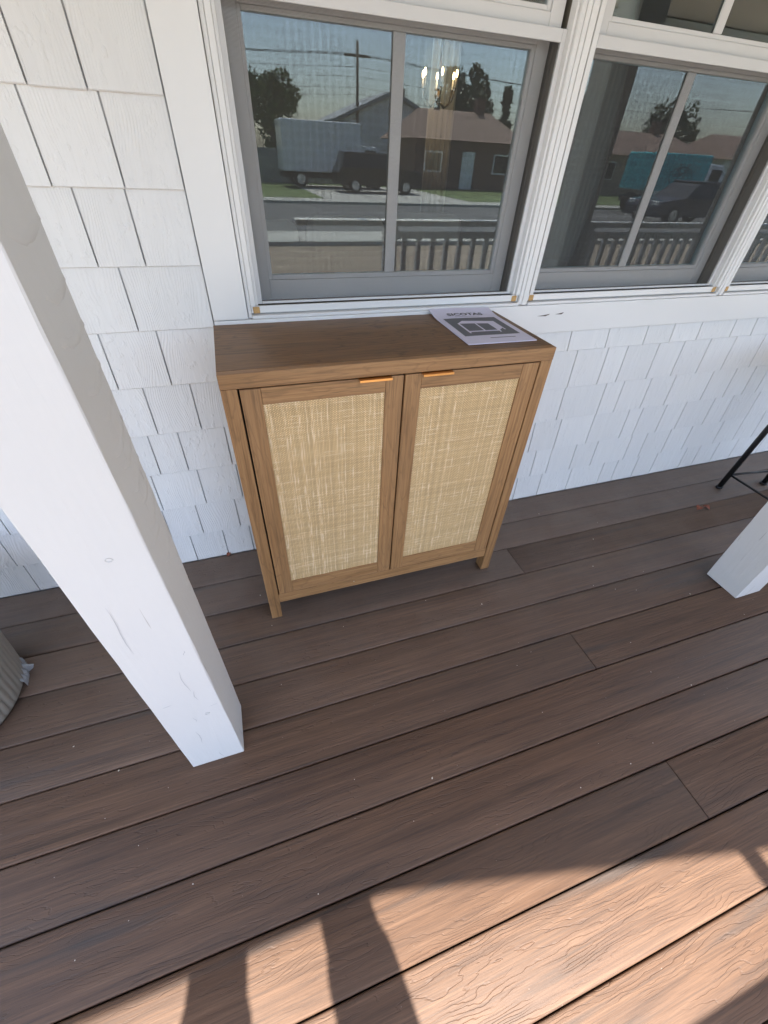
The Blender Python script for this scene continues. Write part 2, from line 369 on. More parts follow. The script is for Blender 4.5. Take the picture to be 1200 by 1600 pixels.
for i in range(11): box('joist', -2.45 + i * .8 - .02, -2.45 + i * .8 + .02, DY + .03, -.01, -.20, -.0255, 'wood', deck)
box('under_sheet', -2.5, 5.6, DY, .1, -.34, -.32, 'dark', deck)

# ---------------------------------------------------------------- house front
house = tag(empty('house', (0, 0, 0)), 'white shingle house front with a row of white sash windows', 'house')
# wall backing around the window opening (opening x .098..2.78, z .902..2.14)
OX0, OX1, OZ0, OZ1 = .098, 2.775, .9025, 2.14
box('wall_backing', -2.6, OX0, .012, .16, G, 2.75, 'backing', house)
box('wall_backing', OX0, OX1, .012, .16, G, OZ0, 'backing', house)
box('wall_backing', OX1, 5.7, .012, .16, G, 2.75, 'backing', house)
box('wall_backing', OX0, OX1, .012, .16, OZ1, 2.75, 'backing', house)
siding = link('siding', bpy.data.meshes.new('siding'), 'shingle', house)
ZR = [0, .1335, .2745, .4255, .573, .7265, .881, 1.033, 1.185, 1.34, 1.49, 1.64, 1.79, 1.94, 2.09, 2.24, 2.39, 2.54, 2.70]
J = {0: [-.93, -.795, -.66, -.50, -.37, -.25, -.131, -.031, .12, .24, .40, .52, .66, .80, .93, 1.07, 1.21, 1.347, 1.521, 1.72, 1.81, 1.946, 2.073, 2.28, 2.38, 2.52, 2.668, 2.893, 3.03, 3.19],
     1: [-.98, -.805, -.70, -.55, -.44, -.31, -.197, -.06, .10, .28, .37, .50, .68, .79, .96, 1.10, 1.19, 1.267, 1.355, 1.492, 1.617, 1.823, 1.921, 2.075, 2.219, 2.442, 2.594, 2.74, 2.90, 3.05, 3.2],
     2: [-.90, -.76, -.61, -.45, -.30, -.155, -.027, .12, .30, .42, .60, .72, .90, 1.02, 1.212, 1.348, 1.528, 1.725, 1.805, 1.95, 2.075, 2.263, 2.39, 2.578, 2.72, 2.86, 3.04, 3.2],
     3: [-.95, -.80, -.63, -.52, -.38, -.265, -.178, -.036, .11, .25, .44, .55, .70, .88, 1.0, 1.18, 1.308, 1.52, 1.616, 1.768, 1.91, 2.14, 2.29, 2.42, 2.516, 2.66, 2.84, 2.96, 3.14],
     4: [-.92, -.74, -.60, -.48, -.35, -.231, -.103, .06, .18, .33, .46, .62, .80, .92, 1.08, 1.17, 1.305, 1.455, 1.553, 1.718, 1.857, 2.008, 2.16, 2.345, 2.50, 2.62, 2.79, 2.93, 3.1],
     5: [-.97, -.82, -.66, -.55, -.41, -.29, -.15, .04, .16, .32, .44, .61, .72, .90, 1.05, 1.246, 1.423, 1.613, 1.752, 1.90, 2.095, 2.222, 2.39, 2.53, 2.70, 2.88, 3.0, 3.16],
     6: [-.94, -.78, -.66, -.49, -.33, -.19], 7: [-.9, -.74, -.6, -.46, -.34, -.23, -.126], 8: [-.97, -.8, -.68, -.52, -.4, -.263, -.122], 9: [-.92, -.79, -.62, -.5, -.38, -.24, -.138]}
def add_shingle(bm, x0, x1, z0, z1, cx=0, cz=0):
    g = .0020; a, b = x0 + g, x1 - g; yt = .0085; yb0 = -.0015; top = z1 + .004
    dz = random.uniform(-.0008, .0008); r = .0022
    prof = [(yb0 + .011, z0 + dz), (yb0 + r, z0 + dz), (yb0, z0 + dz + r), (yt - .0004, top), (.0117, top)]
    A = [bm.verts.new((a - cx, y, z - cz)) for y, z in prof]; Bv = [bm.verts.new((b - cx, y, z - cz)) for y, z in prof]; n = len(prof)
    for i in range(n): bm.faces.new((A[i], Bv[i], Bv[(i + 1) % n], A[(i + 1) % n]))
    bm.faces.new(A); bm.faces.new(Bv[::-1])
def shingle(x0, x1, z0, z1):
    cx, cz = (x0 + x1) / 2, (z0 + z1) / 2; bm = bmesh.new(); add_shingle(bm, x0, x1, z0, z1, cx, cz)
    link('shingle', bm_to('shingle', bm), 'shingle', siding, (cx, 0, cz))
rest = bmesh.new()
for r_ in range(len(ZR) - 1):
    z0, z1 = ZR[r_], ZR[r_ + 1]
    below = r_ <= 5
    js = list(J.get(r_, []))
    if not js:
        x = -.9 + random.uniform(-.1, .1)
        while x < -.1: js.append(x); x += random.uniform(.1, .18)
    if below:
        zt = min(z1, .806 - .0045) if r_ == 5 else z1
        for a, b in zip(js[:-1], js[1:]):
            # row 5 runs behind the apron right of the corner: its upper part is cut there
            if r_ == 5 and b > .0: 
                if a < 0: shingle(a, .0022, z0, z1)
                shingle(max(a, .003), b, z0, zt)
            else: shingle(a, b, z0, z1)
        xr = js[-1]
        while xr < 5.6:
            nx = min(5.6, xr + random.uniform(.09, .2)); add_shingle(rest, xr, nx, z0, zt); xr = nx
    else:
        js2 = js + [.0022]
        for a, b in zip(js2[:-1], js2[1:]):
            if z0 < 1.6: shingle(a, b, z0, z1)
            else: add_shingle(rest, a, b, z0, z1)
        xr = 2.88
        while xr < 5.6:
            nx = min(5.6, xr + random.uniform(.09, .2)); add_shingle(rest, xr, nx, z0, z1); xr = nx
    xl = js[0]
    while xl > -2.55:
        nx = max(-2.55, xl - random.uniform(.09, .2)); add_shingle(rest, nx, xl, z0, z1); xl = nx
tag(link('shingle_field', bm_to('shingle_field', rest), 'shingle', siding), kind='stuff')
# trim boards
box('window_casing', .0045, .0955, -.019, .0115, .9045, 2.24, 'trim', house, .0018, 2)
box('window_casing', 2.782, 2.874, -.019, .0115, .9045, 2.24, 'trim', house, .0018, 2)
box('apron_board', .0045, 2.874, -.020, .0115, .808, .9025, 'trim', house, .0022, 2)
box('head_casing', .097, 2.780, -.019, .0115, 2.142, 2.24, 'trim', house, .0018, 2)
# nicks in the apron paint
for (x, z, l) in ((1.075, .868, .05), (1.14, .871, .035)):
    pydata('paint_nick', [(x - l / 2, -.0206, z), (x, -.0206, z + .002), (x + l / 2, -.0206, z + .0052), (x + l / 2, -.0206, z + .003), (x + .01, -.0206, z - .0015)], [(0, 1, 2, 3, 4)], 'wood', house)

# ---------------------------------------------------------------- windows
def frame4(bm, x0, x1, z0, z1, wl, wb, wt, y0, y1, bev=.0015):
    add_box(bm, x0, x0 + wl, y0, y1, z0, z1, bev, 2); add_box(bm, x1 - wl, x1, y0, y1, z0, z1, bev, 2)
    add_box(bm, x0 + wl + .0003, x1 - wl - .0003, y0 + .0004, y1 - .0004, z0, z0 + wb, bev, 2); add_box(bm, x0 + wl + .0003, x1 - wl - .0003, y0 + .0004, y1 - .0004, z1 - wt, z1, bev, 2)
def part(name, fn, mat, parent):
    bm = bmesh.new(); fn(bm); return link(name, bm_to(name, bm), mat, parent)
CX = (.537, 1.435, 2.333)
def make_window(cx):
    w = link('window', bpy.data.meshes.new('window'), 'vinyl', house, (cx, 0, 0)); H = .43
    # outer frame: two stepped lips round the opening
    def fr(bm):
        add_box(bm, -H, -H + .013, -.012, .10, .934, 2.12, .0015, 2); add_box(bm, H - .013, H, -.012, .10, .934, 2.12, .0015, 2)
        add_box(bm, -H + .0135, -H + .021, -.003, .022, .934, 2.119, .001); add_box(bm, H - .021, H - .0135, -.003, .022, .934, 2.119, .001)
        add_box(bm, -H, H, -.012, .10, 2.1205, 2.1385, .0015)
    part('frame', fr, 'vinyl', w)
    def sill(bm):
        add_box(bm, -H, H, -.016, .020, .9035, .9115, .0015, 2)      # lower nosing
        add_box(bm, -H, H, -.0045, .0025, .9155, .9335, .0012, 2)    # upright lip
        add_box(bm, -H, H, .0065, .0120, .912, .926, .001)
    part('sill', sill, 'vinyl', w)
    part('sill_slope', lambda bm: add_box(bm, -H + .022, H - .022, .0125, .105, .909, .9165), 'jamb', w)  # shade of the sill recess painted in by the dark colour
    for s in (-1, 1):
        x = s * (H - .0155); box('jamb_liner', x - .002, x + .002, .0225, .10, .917, 2.119, 'jamb', w)
        x = s * (H - .021); box('parting_stop', x - .003, x + .003, .0605, .0640, .917, 2.119, 'jamb', w)
    for s in (-1, 1): box('corner_block', s * (H - .0145) - .0095, s * (H - .0145) + .0095, -.0062, -.0012, .9145, .9325, 'tan', w, .002)
    # lower (inner) sash
    part('lower_sash', lambda bm: frame4(bm, -.400, .400, .930, 1.528, .036, .052, .036, .066, .094), 'sash', w)
    part('glazing_bead', lambda bm: frame4(bm, -.3637, .3637, .9823, 1.4917, .0095, .0115, .008, .0705, .088), 'sash', w)
    box('muntin', -.0155, .0155, .0722, .0777, .9945, 1.4832, 'sash', w, .002, 2)
    for s in (-1, 1): box('pane', min(s * .0005, s * .3632), max(s * .0005, s * .3632), .0785, .0825, .983, 1.491, 'glass', w)
    # upper (outer) sash
    part('upper_sash', lambda bm: frame4(bm, -.400, .400, 1.507, 2.105, .036, .034, .036, .031, .059), 'sash', w)
    part('glazing_bead', lambda bm: frame4(bm, -.3637, .3637, 1.5415, 2.0687, .0095, .0095, .0095, .0355, .053), 'sash', w)
    box('muntin', -.0145, .0145, .0365, .0425, 1.5518, 2.059, 'sash', w, .002, 2)
    for s in (-1, 1): box('pane', min(s * .0005, s * .3632), max(s * .0005, s * .3632), .0435, .0475, 1.542, 2.068, 'glass', w)
    # half screen over the lower sash
    part('screen_frame', lambda bm: frame4(bm, -.4085, .4085, .9345, 1.5145, .0125, .006, .0225, .0125, .021, .001), 'sash', w)
    pydata('insect_screen', [(-.3975, .0165, .9395), (.3975, .0165, .9395), (.3975, .0165, 1.4935), (-.3975, .0165, 1.4935)], [(0, 1, 2, 3)], 'mesh', w)
    return w
for c in CX: make_window(c)
for xa in (.9685, 1.8665):
    def mull(bm, xa=xa):
        add_box(bm, xa, xa + .0305, -.009, .09, .9045, 2.139, .0015, 2)
        add_box(bm, xa - .0007, xa + .011, -.0145, -.0095, .9145, 2.138, .001, 2)
        add_box(bm, xa + .0135, xa + .0315, -.0145, -.0095, .9045, 2.138, .0015, 2)
    part('mullion', mull, 'trim', house)
box('side_jamb', .0975, .1065, -.010, .09, .9045, 2.1385, 'trim', house, .0012)
box('side_jamb', 2.7635, 2.7745, -.010, .09, .9045, 2.1385, 'trim', house, .0012)
# room behind the windows
box('room_floor', -1.6, 5.6, .17, 6.4, -.06, -.01, 'roomfloor', house)
box('room_ceiling', -1.6, 5.6, .17, 6.4, 2.60, 2.66, 'roomwall', house)
box('room_wall', -1.66, -1.605, .17, 6.4, -.06, 2.66, 'roomwall', house); box('room_wall', 5.605, 5.66, .17, 6.4, -.06, 2.66, 'roomwall', house)
box('room_wall', -1.66, 5.66, 6.405, 6.46, -.06, 2.66, 'roomwall', house)
# porch roof: sloping slab with an unseen fascia, its step shaped to cast the slanted shadow edge
xs = [-2.6, .15, 1.90, 5.7]; ye = [-1.98, -1.98, -2.385, -2.385]
bm = bmesh.new(); rows = []
for x, y in zip(xs, ye): rows.append([bm.verts.new(c) for c in ((x, .30, 2.70), (x, y, 2.10), (x, y, 2.16), (x, .30, 2.80))])
for a, b in zip(rows[:-1], rows[1:]):
    for i in range(4): bm.faces.new((a[i], a[(i + 1) % 4], b[(i + 1) % 4], b[i]))
bm.faces.new(rows[0][::-1]); bm.faces.new(rows[-1]); link('porch_roof', bm_to('porch_roof', bm), 'ceil', house)
bm = bmesh.new(); rows = []
for x, y in zip(xs, ye): rows.append([bm.verts.new(c) for c in ((x, y + .001, 1.985), (x, y + .03, 1.985), (x, y + .03, 2.098), (x, y + .001, 2.098))])
for a, b in zip(rows[:-1], rows[1:]):
    for i in range(4): bm.faces.new((a[i], a[(i + 1) % 4], b[(i + 1) % 4], b[i]))
bm.faces.new(rows[0][::-1]); bm.faces.new(rows[-1]); link('eave_fascia', bm_to('eave_fascia', bm), 'trim', house)

# ---------------------------------------------------------------- posts
def wall_z(y): return 2.70 + (y - .30) * (.60 / 2.28)
def post(x0, x1, y0, y1, label, ridges=False, yc=None):
    p = tag(empty('porch_post', ((x0 + x1) / 2, (y0 + y1) / 2, 0)), label, 'post', 'square posts carrying the porch roof')
    hx, hy = (x1 - x0) / 2, (y1 - y0) / 2
    bm = bmesh.new(); add_box(bm, -hx, hx, -hy, hy, .001, 2.36, .0025, 2)
    # hand-planed, slightly uneven faces: subdivide along z
    for k in range(1, 40):
        z = .001 + 2.359 * k / 40
        bmesh.ops.bisect_plane(bm, geom=bm.verts[:] + bm.edges[:] + bm.faces[:], plane_co=(0, 0, z), plane_no=(0, 0, 1))
    for v in bm.verts:
        if .01 < v.co.z < 2.3:
            v.co.x += random.uniform(-.0006, .0006); v.co.y += random.uniform(-.0006, .0006)
    link('shaft', bm_to('shaft', bm), 'post', p)
    if ridges:
        rr = random.Random(3)
        zs = [.40, .52, .60, .69, .74, .78, .82, .855, .89, .925, .96, 1.0, 1.04, 1.09, 1.14, 1.20]
        for z in zs:
            # wrinkled paint sags on the side face, drooping arcs that fade towards the front edge
            wl = rr.uniform(.55, .99) if z > .7 else rr.uniform(.10, .25); n = 14; vs = []; fs = []
            th = rr.uniform(.0012, .0026) * (1 if z > .7 else .7)
            dr = rr.uniform(.012, .035)
            for i in range(n + 1):
                t = i / n; y = hy - .003 - t * wl * 2 * hy * .93
                zz = z - dr * math.sin(t * 1.9) + rr.uniform(-.0015, .0015) + .02 * t * t
                k = th * math.sin(math.pi * min(1, .12 + t * .86)) ** .7
                vs += [(hx - .0003, y, zz + .010), (hx + k, y, zz), (hx - .0003, y, zz - .0015 - k * .3)]
            for i in range(n):
                a = i * 3; fs += [(a, a + 3, a + 4, a + 1), (a + 1, a + 4, a + 5, a + 2)]
            pydata('paint_ridge', vs, fs, 'post', p, smooth=True)
        for (xx, z0, z1, wd_) in ((-.030, .56, .70, .0007), (.020, .385, .47, .0007), (.026, .34, .385, .0006), (-.012, .13, .20, .0007), (.012, .016, .05, .0007), (.050, .30, .303, .004), (-.035, .345, .349, .006), (.045, .52, .535, .0008), (.0, .245, .27, .0006)):
            vs = []; n = 8
            for i in range(n + 1):
                t = i / n; k = wd_ * math.sin(math.pi * (t * .9 + .05)); x = xx + .0022 * math.sin(t * 5 + xx * 90) + rr.uniform(-.0004, .0004); z = z0 + (z1 - z0) * t
                if z1 - z0 < .01: vs += [(xx + (t - .5) * .02, -hy - .0010, z0 + .004 * t), (xx + (t - .5) * .02, -hy - .0010, z0 + .004 * t + k * .25)]
                else: vs += [(x - k, -hy - .0010, z), (x + k, -hy - .0010, z)]
            pydata('paint_crack', vs, [(2 * i, 2 * i + 1, 2 * i + 3, 2 * i + 2) for i in range(n)], 'backing', p)
        for (xx, zz) in ((.012, .80), (.03, .27)):
            bm = bmesh.new(); n = 14; R0, r0 = .0050, .0009
            rings = []
            for i in range(n):
                a = 2 * math.pi * i / n
                rings.append([bm.verts.new((xx + (R0 + r0 * math.cos(q)) * math.cos(a), -hy - .0002 - r0 * .8 * (math.sin(q) + .4), zz + (R0 * .75 + r0 * math.cos(q)) * math.sin(a))) for q in (0, 1.57, 3.14, 4.71)])
            for i in range(n):
                for j in range(4): bm.faces.new((rings[i][j], rings[(i + 1) % n][j], rings[(i + 1) % n][(j + 1) % 4], rings[i][(j + 1) % 4]))
            link('nail_plug', bm_to('nail_plug', bm), 'post', p, smooth=True)
    return p
post(-.2572, -.1247, -.7805, -.6480, 'big white square porch post in the left foreground with wrinkled paint', True)
post(1.7440, 1.8765, -.7860, -.6535, 'white square porch post at the right edge, only its foot showing')
# unseen bar added past the fascia to cast the dark strip across the sunlit boards
box('shadow_caster_bar', 1.014, 1.064, -2.60, -2.195, 2.0, 2.09, 'trim', house, .003)
# ---------------------------------------------------------------- porch railing (seen in the window reflections)
rail = tag(empty('porch_railing', (3.0, -1.957, 0)), 'white porch railing with balusters reflected low in the windows', 'railing')
RX0, RX1 = .56 - 3.0, 5.5 - 3.0
box('top_rail', RX0, RX1, -.045, .045, .880, .915, 'trim', rail, .004)
box('middle_rail', 1.29 - 3.0, RX1, -.018, .018, .800, .845, 'trim', rail, .003)
box('bottom_rail', 1.29 - 3.0, RX1, -.018, .018, .08, .12, 'trim', rail, .003)
bal = None; x = 1.36 - 3.0
while x < RX1 - .05:
    if bal is None:
        bal = box('baluster', x - .017, x + .017, -.0172, .0172, .1205, .7995, 'trim', rail, .002)
    else:
        c = bal.copy(); COL.objects.link(c); c.parent = rail; c.location.x = x
    x += .115
for x in (1.245 - 3.0, -.02, RX1 - .04): box('newel', x - .044, x + .044, -.0445, .0445, .002, .8795, 'trim', rail, .003)
steps = tag(empty('porch_steps', (0, DY - .03, 0)), kind='structure')
box('tread', -.6, .55, -.32, -.002, -.215, -.180, 'deck', steps, .004); box('tread', -.6, .55, -.62, -.322, -.375, -.340, 'deck', steps, .004)
for x in (-.58, .53): prism('stringer', [(0, 0), (1, 0), (1, 1)], 0, 0, 'wood', steps) if False else box('stringer', x - .02, x + .02, -.60, -.004, G, -.377, 'wood', steps)

# ================================================================ THE CABINET
W, H, YF, YB = .8715, .8943, -.3665, -.0225
cab = tag(empty('cabinet', (W / 2, (YF + YB) / 2, 0)), 'brown oak cabinet with two woven rattan doors against the wall', 'cabinet')
def cb(name, x0, x1, y0, y1, z0, z1, mat, parent=None, bev=.0012):
    if parent is None: return box(name, x0 - W / 2, x1 - W / 2, y0 - (YF + YB) / 2, y1 - (YF + YB) / 2, z0, z1, mat, cab, bev, 2)
    px, py, pz = parent.location + cab.location
    return box(name, x0 - px, x1 - px, y0 - py, y1 - py, z0 - pz, z1 - pz, mat, parent, bev, 2)
cb('top', 0, W, YF + .0205, YB, .8595, H, 'oak_top_shaded', None, .0008); cb('top_front_edge', 0, W, YF, YF + .0202, .8595, H, 'oak_x', None, .0012)  # same wood throughout; the top face carries painted shade, the edge stays light
for x0, x1 in ((.0004, .0360), (W - .0360, W - .0004)):
    cb('leg', x0, x1, YF + .0004, YF + .0425, .001, .8590, 'oak_z'); cb('leg', x0, x1, YB - .036, YB - .0004, .001, .8590, 'oak_z')
for x0 in (.003, W - .021): cb('side_panel', x0, x0 + .018, YF + .0430, YB - .0365, .082, .8590, 'oak_z')
cb('back_panel', .022, W - .022, YB - .010, YB - .004, .082, .8590, 'oak_x')
cb('bottom_panel', .0365, W - .0365, YF + .026, YB - .012, .088, .106, 'oak_x')
cb('bottom_rail', .0364, W - .0364, YF + .0025, YF + .022, .0800, .1215, 'oak_x')
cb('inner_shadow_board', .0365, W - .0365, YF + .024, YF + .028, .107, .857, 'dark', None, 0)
for (d0, d1, r0, r1, hx0, hx1, lab) in ((.0405, .4345, .0865, .3875, .317, .400, 'left'), (.4395, .8315, .4835, .7805, .482, .566, 'right')):
    dz0, dz1 = .1245, .8555; rz0, rz1 = .1765, .8145; y0, y1 = YF + .0012, YF + .0185
    cxd, cyd, czd = (d0 + d1) / 2, (y0 + y1) / 2, (dz0 + dz1) / 2
    door = link('door', bpy.data.meshes.new('door'), 'oak_z', cab, (cxd - W / 2, cyd - (YF + YB) / 2, czd))
    cb('stile', d0, r0, y0, y1, dz0, dz1, 'oak_z', door); cb('stile', r1, d1, y0, y1, dz0, dz1, 'oak_z', door)
    cb('rail', r0 + .0003, r1 - .0003, y0 + .0005, y1, rz1, dz1, 'oak_x', door); cb('rail', r0 + .0003, r1 - .0003, y0 + .0005, y1, dz0, rz0, 'oak_x', door)
    cb('rattan_panel', r0 - .002, r1 + .002, y0 + .0045, y0 + .009, rz0 - .002, rz1 + .002, 'rattan', door, 0)
    # folded brass tab pull hooked over the door's top edge
    bm = bmesh.new(); px, py, pz = door.location + cab.location
    add_box(bm, hx0 - px, hx1 - px, y0 - .0135 - py, y0 + .012 - py, .8560 - pz, .8576 - pz, .0004)
    add_box(bm, hx0 - px, hx1 - px, y0 - .0150 - py, y0 - .0135 - py, .8520 - pz, .8577 - pz, .0004)
    link('handle', bm_to('handle', bm), 'gold', door)
tag(box('chip', .30, .3028, YF + .0002, YF + .0024, .103, .1055, 'crumb', None, .0006), 'tiny white chip stuck on the cabinet bottom rail', 'chip')

# ---------------------------------------------------------------- booklet on the cabinet
bk = tag(empty('booklet', (.742, -.165, H)), 'assembly booklet with grey cabinet picture lying on the cabinet top', 'booklet')
bk.rotation_euler.z = R(-1.2)
BW, BH = .208, .292
def bcurl(u, v, dz=0.0):
    """u,v in 0..1 over the sheet, v=1 at the wall side; the far edge curls up a little"""
    x = (u - .5) * BW; s = v * BH; a = max(0, v - .72) / .28
    y = s - BH / 2 - .004 * a * a; z = .0042 + .009 * a * a + .0012 * math.sin(u * 5) * v
    return (x, y, z + dz)
nu, nv = 8, 20; vs = []; fs = []
for layer in (0, -.0026):
    for j in range(nv + 1):
        for i in range(nu + 1): vs.append(bcurl(i / nu, j / nv, layer))
n1 = (nu + 1) * (nv + 1)
for j in range(nv):
    for i in range(nu):
        a = j * (nu + 1) + i; fs.append((a, a + 1, a + nu + 2, a + nu + 1)); b_ = a + n1; fs.append((b_ + nu + 1, b_ + nu + 2, b_ + 1, b_))
for i in range(nu): fs.append((i + 1, i, i + n1, i + 1 + n1)); a = nv * (nu + 1) + i; fs.append((a, a + 1, a + 1 + n1, a + n1))
for j in range(nv): a = j * (nu + 1); fs.append((a, a + nu + 1, a + nu + 1 + n1, a + n1)); a += nu; fs.append((a + nu + 1, a, a + n1, a + nu + 1 + n1))
pydata('cover', vs, fs, 'paper', bk)
def printed(name, quads, mat, dz):
    vs = []; fs = []
    for q in quads:
        (u0, v0), (u1, v1), (u2, v2), (u3, v3) = q; N = 6; base = len(vs)
        for j in range(N + 1):
            for i in range(N + 1):
                s, t = i / N, j / N
                u = (u0 * (1 - s) + u1 * s) * (1 - t) + (u3 * (1 - s) + u2 * s) * t; v = (v0 * (1 - s) + v1 * s) * (1 - t) + (v3 * (1 - s) + v2 * s) * t
                vs.append(bcurl(u, v, dz))
        for j in range(N):
            for i in range(N): a = base + j * (N + 1) + i; fs.append((a, a + 1, a + N + 2, a + N + 1))
    return pydata(name, vs, fs, mat, bk)
printed('printed_picture', [[(.085, .20), (.915, .20), (.915, .735), (.085, .735)]], 'ink', .0003)
def qd(a, b, wd):
    (x0, y0), (x1, y1) = a, b; dx, dy = x1 - x0, y1 - y0; l = math.hypot(dx, dy); nx, ny = -dy / l * wd / 2, dx / l * wd / 2
    return [(x0 - nx, y0 - ny), (x1 - nx, y1 - ny), (x1 + nx, y1 + ny), (x0 + nx, y0 + ny)]
cabq = [[(.20, .56), (.70, .53), (.80, .60), (.32, .64)]]                     # top face
for a, b, wd in (((.22, .57), (.22, .30), .03), ((.47, .55), (.47, .31), .025), ((.68, .54), (.68, .30), .03), ((.21, .315), (.69, .315), .03), ((.79, .60), (.79, .37), .02), ((.22, .32), (.22, .27), .025), ((.68, .32), (.68, .27), .025), ((.79, .38), (.79, .33), .022)): cabq.append(qd(a, b, wd))
cabq.append([(.695, .32), (.78, .38), (.78, .59), (.695, .53)])
printed('printed_cabinet', cabq, 'paper', .0006)
printed('printed_line', [[(.40, .115), (.78, .115), (.78, .130), (.40, .130)], [(.30, .775), (.70, .775), (.70, .782), (.30, .782)]], 'ink', .0003)
def text_mesh(body, size):
    cu = bpy.data.curves.new('t', 'FONT'); cu.body = body; cu.size = size; cu.align_x = 'CENTER'; cu.offset = size * .03; cu.resolution_u = 3
    o = bpy.data.objects.new('t', cu); COL.objects.link(o); dg = bpy.context.evaluated_depsgraph_get(); me = bpy.data.meshes.new_from_object(o.evaluated_get(dg))
    bpy.data.objects.remove(o); bpy.data.curves.remove(cu); return me
tm = text_mesh('SICOTAS', 1.0)
tw = max(v.co.x for v in tm.vertices) - min(v.co.x for v in tm.vertices)
for v in tm.vertices: v.co = Vector(bcurl(.50 + v.co.x / tw * .58, .815 + v.co.y * .085, .0004))
link('printed_lettering', tm, 'black_ink', bk)

# ================================================================ OTHER PORCH THINGS
# black metal stool, mostly outside the frame
st = tag(empty('bar_stool', (2.50, -.37, 0)), 'black metal bar stool at the right edge by the wall', 'stool')
LF = [(-.148, .1635), (.1306, .124), (-.15, -.155), (.135, -.16)]
tops = [(-.12, .13), (.11, .11), (-.12, -.12), (.11, -.12)]
for (x, y), (tx, ty) in zip(LF, tops):
    lg = tube('leg', (x, y, .012), (tx, ty, .70), .0125, 'blackmetal', st)
    tube('foot_cap', (x, y, .001), (x, y, .0118), .0165, 'blackmetal', lg)
def lp(i, z): (x, y), (tx, ty) = LF[i], tops[i]; t = z / .70; return (x + (tx - x) * t, y + (ty - y) * t, z)
for a, b in ((0, 1), (0, 2), (1, 3), (2, 3)): tube('stretcher', lp(a, .088), lp(b, .088), .0055, 'blackmetal', st, n=8)
for a, b in ((0, 1), (0, 2), (1, 3), (2, 3)): tube('stretcher', lp(a, .42), lp(b, .42), .0055, 'blackmetal', st, n=8)
box('seat', -.17, .17, -.17, .17, .701, .735, 'blackmetal', st, .015, 3)

# ribbed planter at the left edge
pl = tag(empty('planter', (-.945, -.415, 0)), 'taupe planter with upright ribs at the left edge of the deck', 'planter')
bm = bmesh.new(); N = 396; ribs = 66; zs = [.004, .02, .06, .15, .25, .33, .345, .345, .32]; rs = [.198, .206, .210, .218, .226, .234, .236, .218, .214]; rows = []
for z, r in zip(zs, rs):
    row = []
    for i in range(N):
        a = 2 * math.pi * i / N; k = .0045 * (abs(math.sin(a * ribs / 2)) ** .7 - .5) if .01 < z < .33 and r > .2 and z != .32 else 0
        row.append(bm.verts.new(((r + k) * math.cos(a), (r + k) * math.sin(a), z)))
    rows.append(row)
for A, Bv in zip(rows[:-1], rows[1:]):
    for i in range(N): bm.faces.new((A[i], A[(i + 1) % N], Bv[(i + 1) % N], Bv[i]))
bm.faces.new(rows[0][::-1]); link('pot', bm_to('pot', bm), 'planter', pl, smooth=True)
bm = bmesh.new(); bmesh.ops.create_circle(bm, cap_ends=True, radius=.213, segments=48); 
for v in bm.verts: v.co.z = .315
link('soil', bm_to('soil', bm), 'soil', pl)
# torn clear liner showing at the foot
vs = []; fs = []; rr = random.Random(5); n = 26
for i in range(n + 1):
    a = R(4 + 26 * i / n); o_ = .001 + .002 * rr.random() + (.020 if i == 16 else 0) + (.01 if i in (15, 17) else 0)
    vs += [((.203) * math.cos(a), .203 * math.sin(a), .03 + .02 * rr.random()), ((.212 + o_) * math.cos(a), (.212 + o_) * math.sin(a), .012 + .018 * rr.random()), ((.212 + o_ * .6) * math.cos(a), (.212 + o_ * .6) * math.sin(a), .002)]
for i in range(n): a = i * 3; fs += [(a, a + 3, a + 4, a + 1), (a + 1, a + 4, a + 5, a + 2)]
pydata('liner', vs, fs, 'plastic', pl)

# dried leaf scraps
def leaf_scrap(x, y, s, rz, label):
    vs = []; fs = []; n = 8; rr = random.Random(int(x * 1000))
    for i in range(n + 1):
        t = i / n; wdt = s * .42 * math.sin(math.pi * min(.98, t + .02)) ** .8
        z = .004 + s * .3 * math.sin(t * 3.0)
        vs += [((t - .5) * s, -wdt, z + s * .12 * rr.random()), ((t - .5) * s, 0, z - .001), ((t - .5) * s, wdt, z + s * .14 * rr.random())]
    for i in range(n): a = i * 3; fs += [(a, a + 3, a + 4, a + 1), (a + 1, a + 4, a + 5, a + 2)]
    o = pydata('dry_leaf', vs, fs, 'dryleaf', None, (x, y, .001)); o.rotation_euler.z = rz
    md = o.modifiers.new('s', 'SOLIDIFY'); md.thickness = .0008
    return tag(o, label, 'leaf', 'dry leaf scraps on the deck')
leaf_scrap(2.082, -.315, .036, .4, 'red-brown dry leaf scrap on the deck, left of the pair near the stool')
leaf_scrap(2.125, -.322, .032, 1.9, 'red-brown dry leaf scrap on the deck, right of the pair near the stool')
leaf_scrap(-.131, -.008, .020, .8, 'dark dry leaf scrap against the shingles left of the cabinet')
# pale crumbs
bm = bmesh.new(); rr = random.Random(11)
for i in range(60):
    x = rr.uniform(-.6, 2.4); y = rr.uniform(-1.15, -.03); s = rr.choice([.0012, .0016, .0022, .003])
    q = Matrix.Translation((x, y, s * .5 + .0002)) @ Matrix.Rotation(rr.uniform(0, 3), 4, 'Z') @ Matrix.Diagonal((s * rr.uniform(.8, 2), s, s * .7, 1))
    bmesh.ops.create_icosphere(bm, subdivisions=1, radius=.6, matrix=q)
tag(link('crumbs', bm_to('crumbs', bm), 'crumb'), 'pale crumbs of debris scattered over the deck boards', 'debris', None, 'stuff')

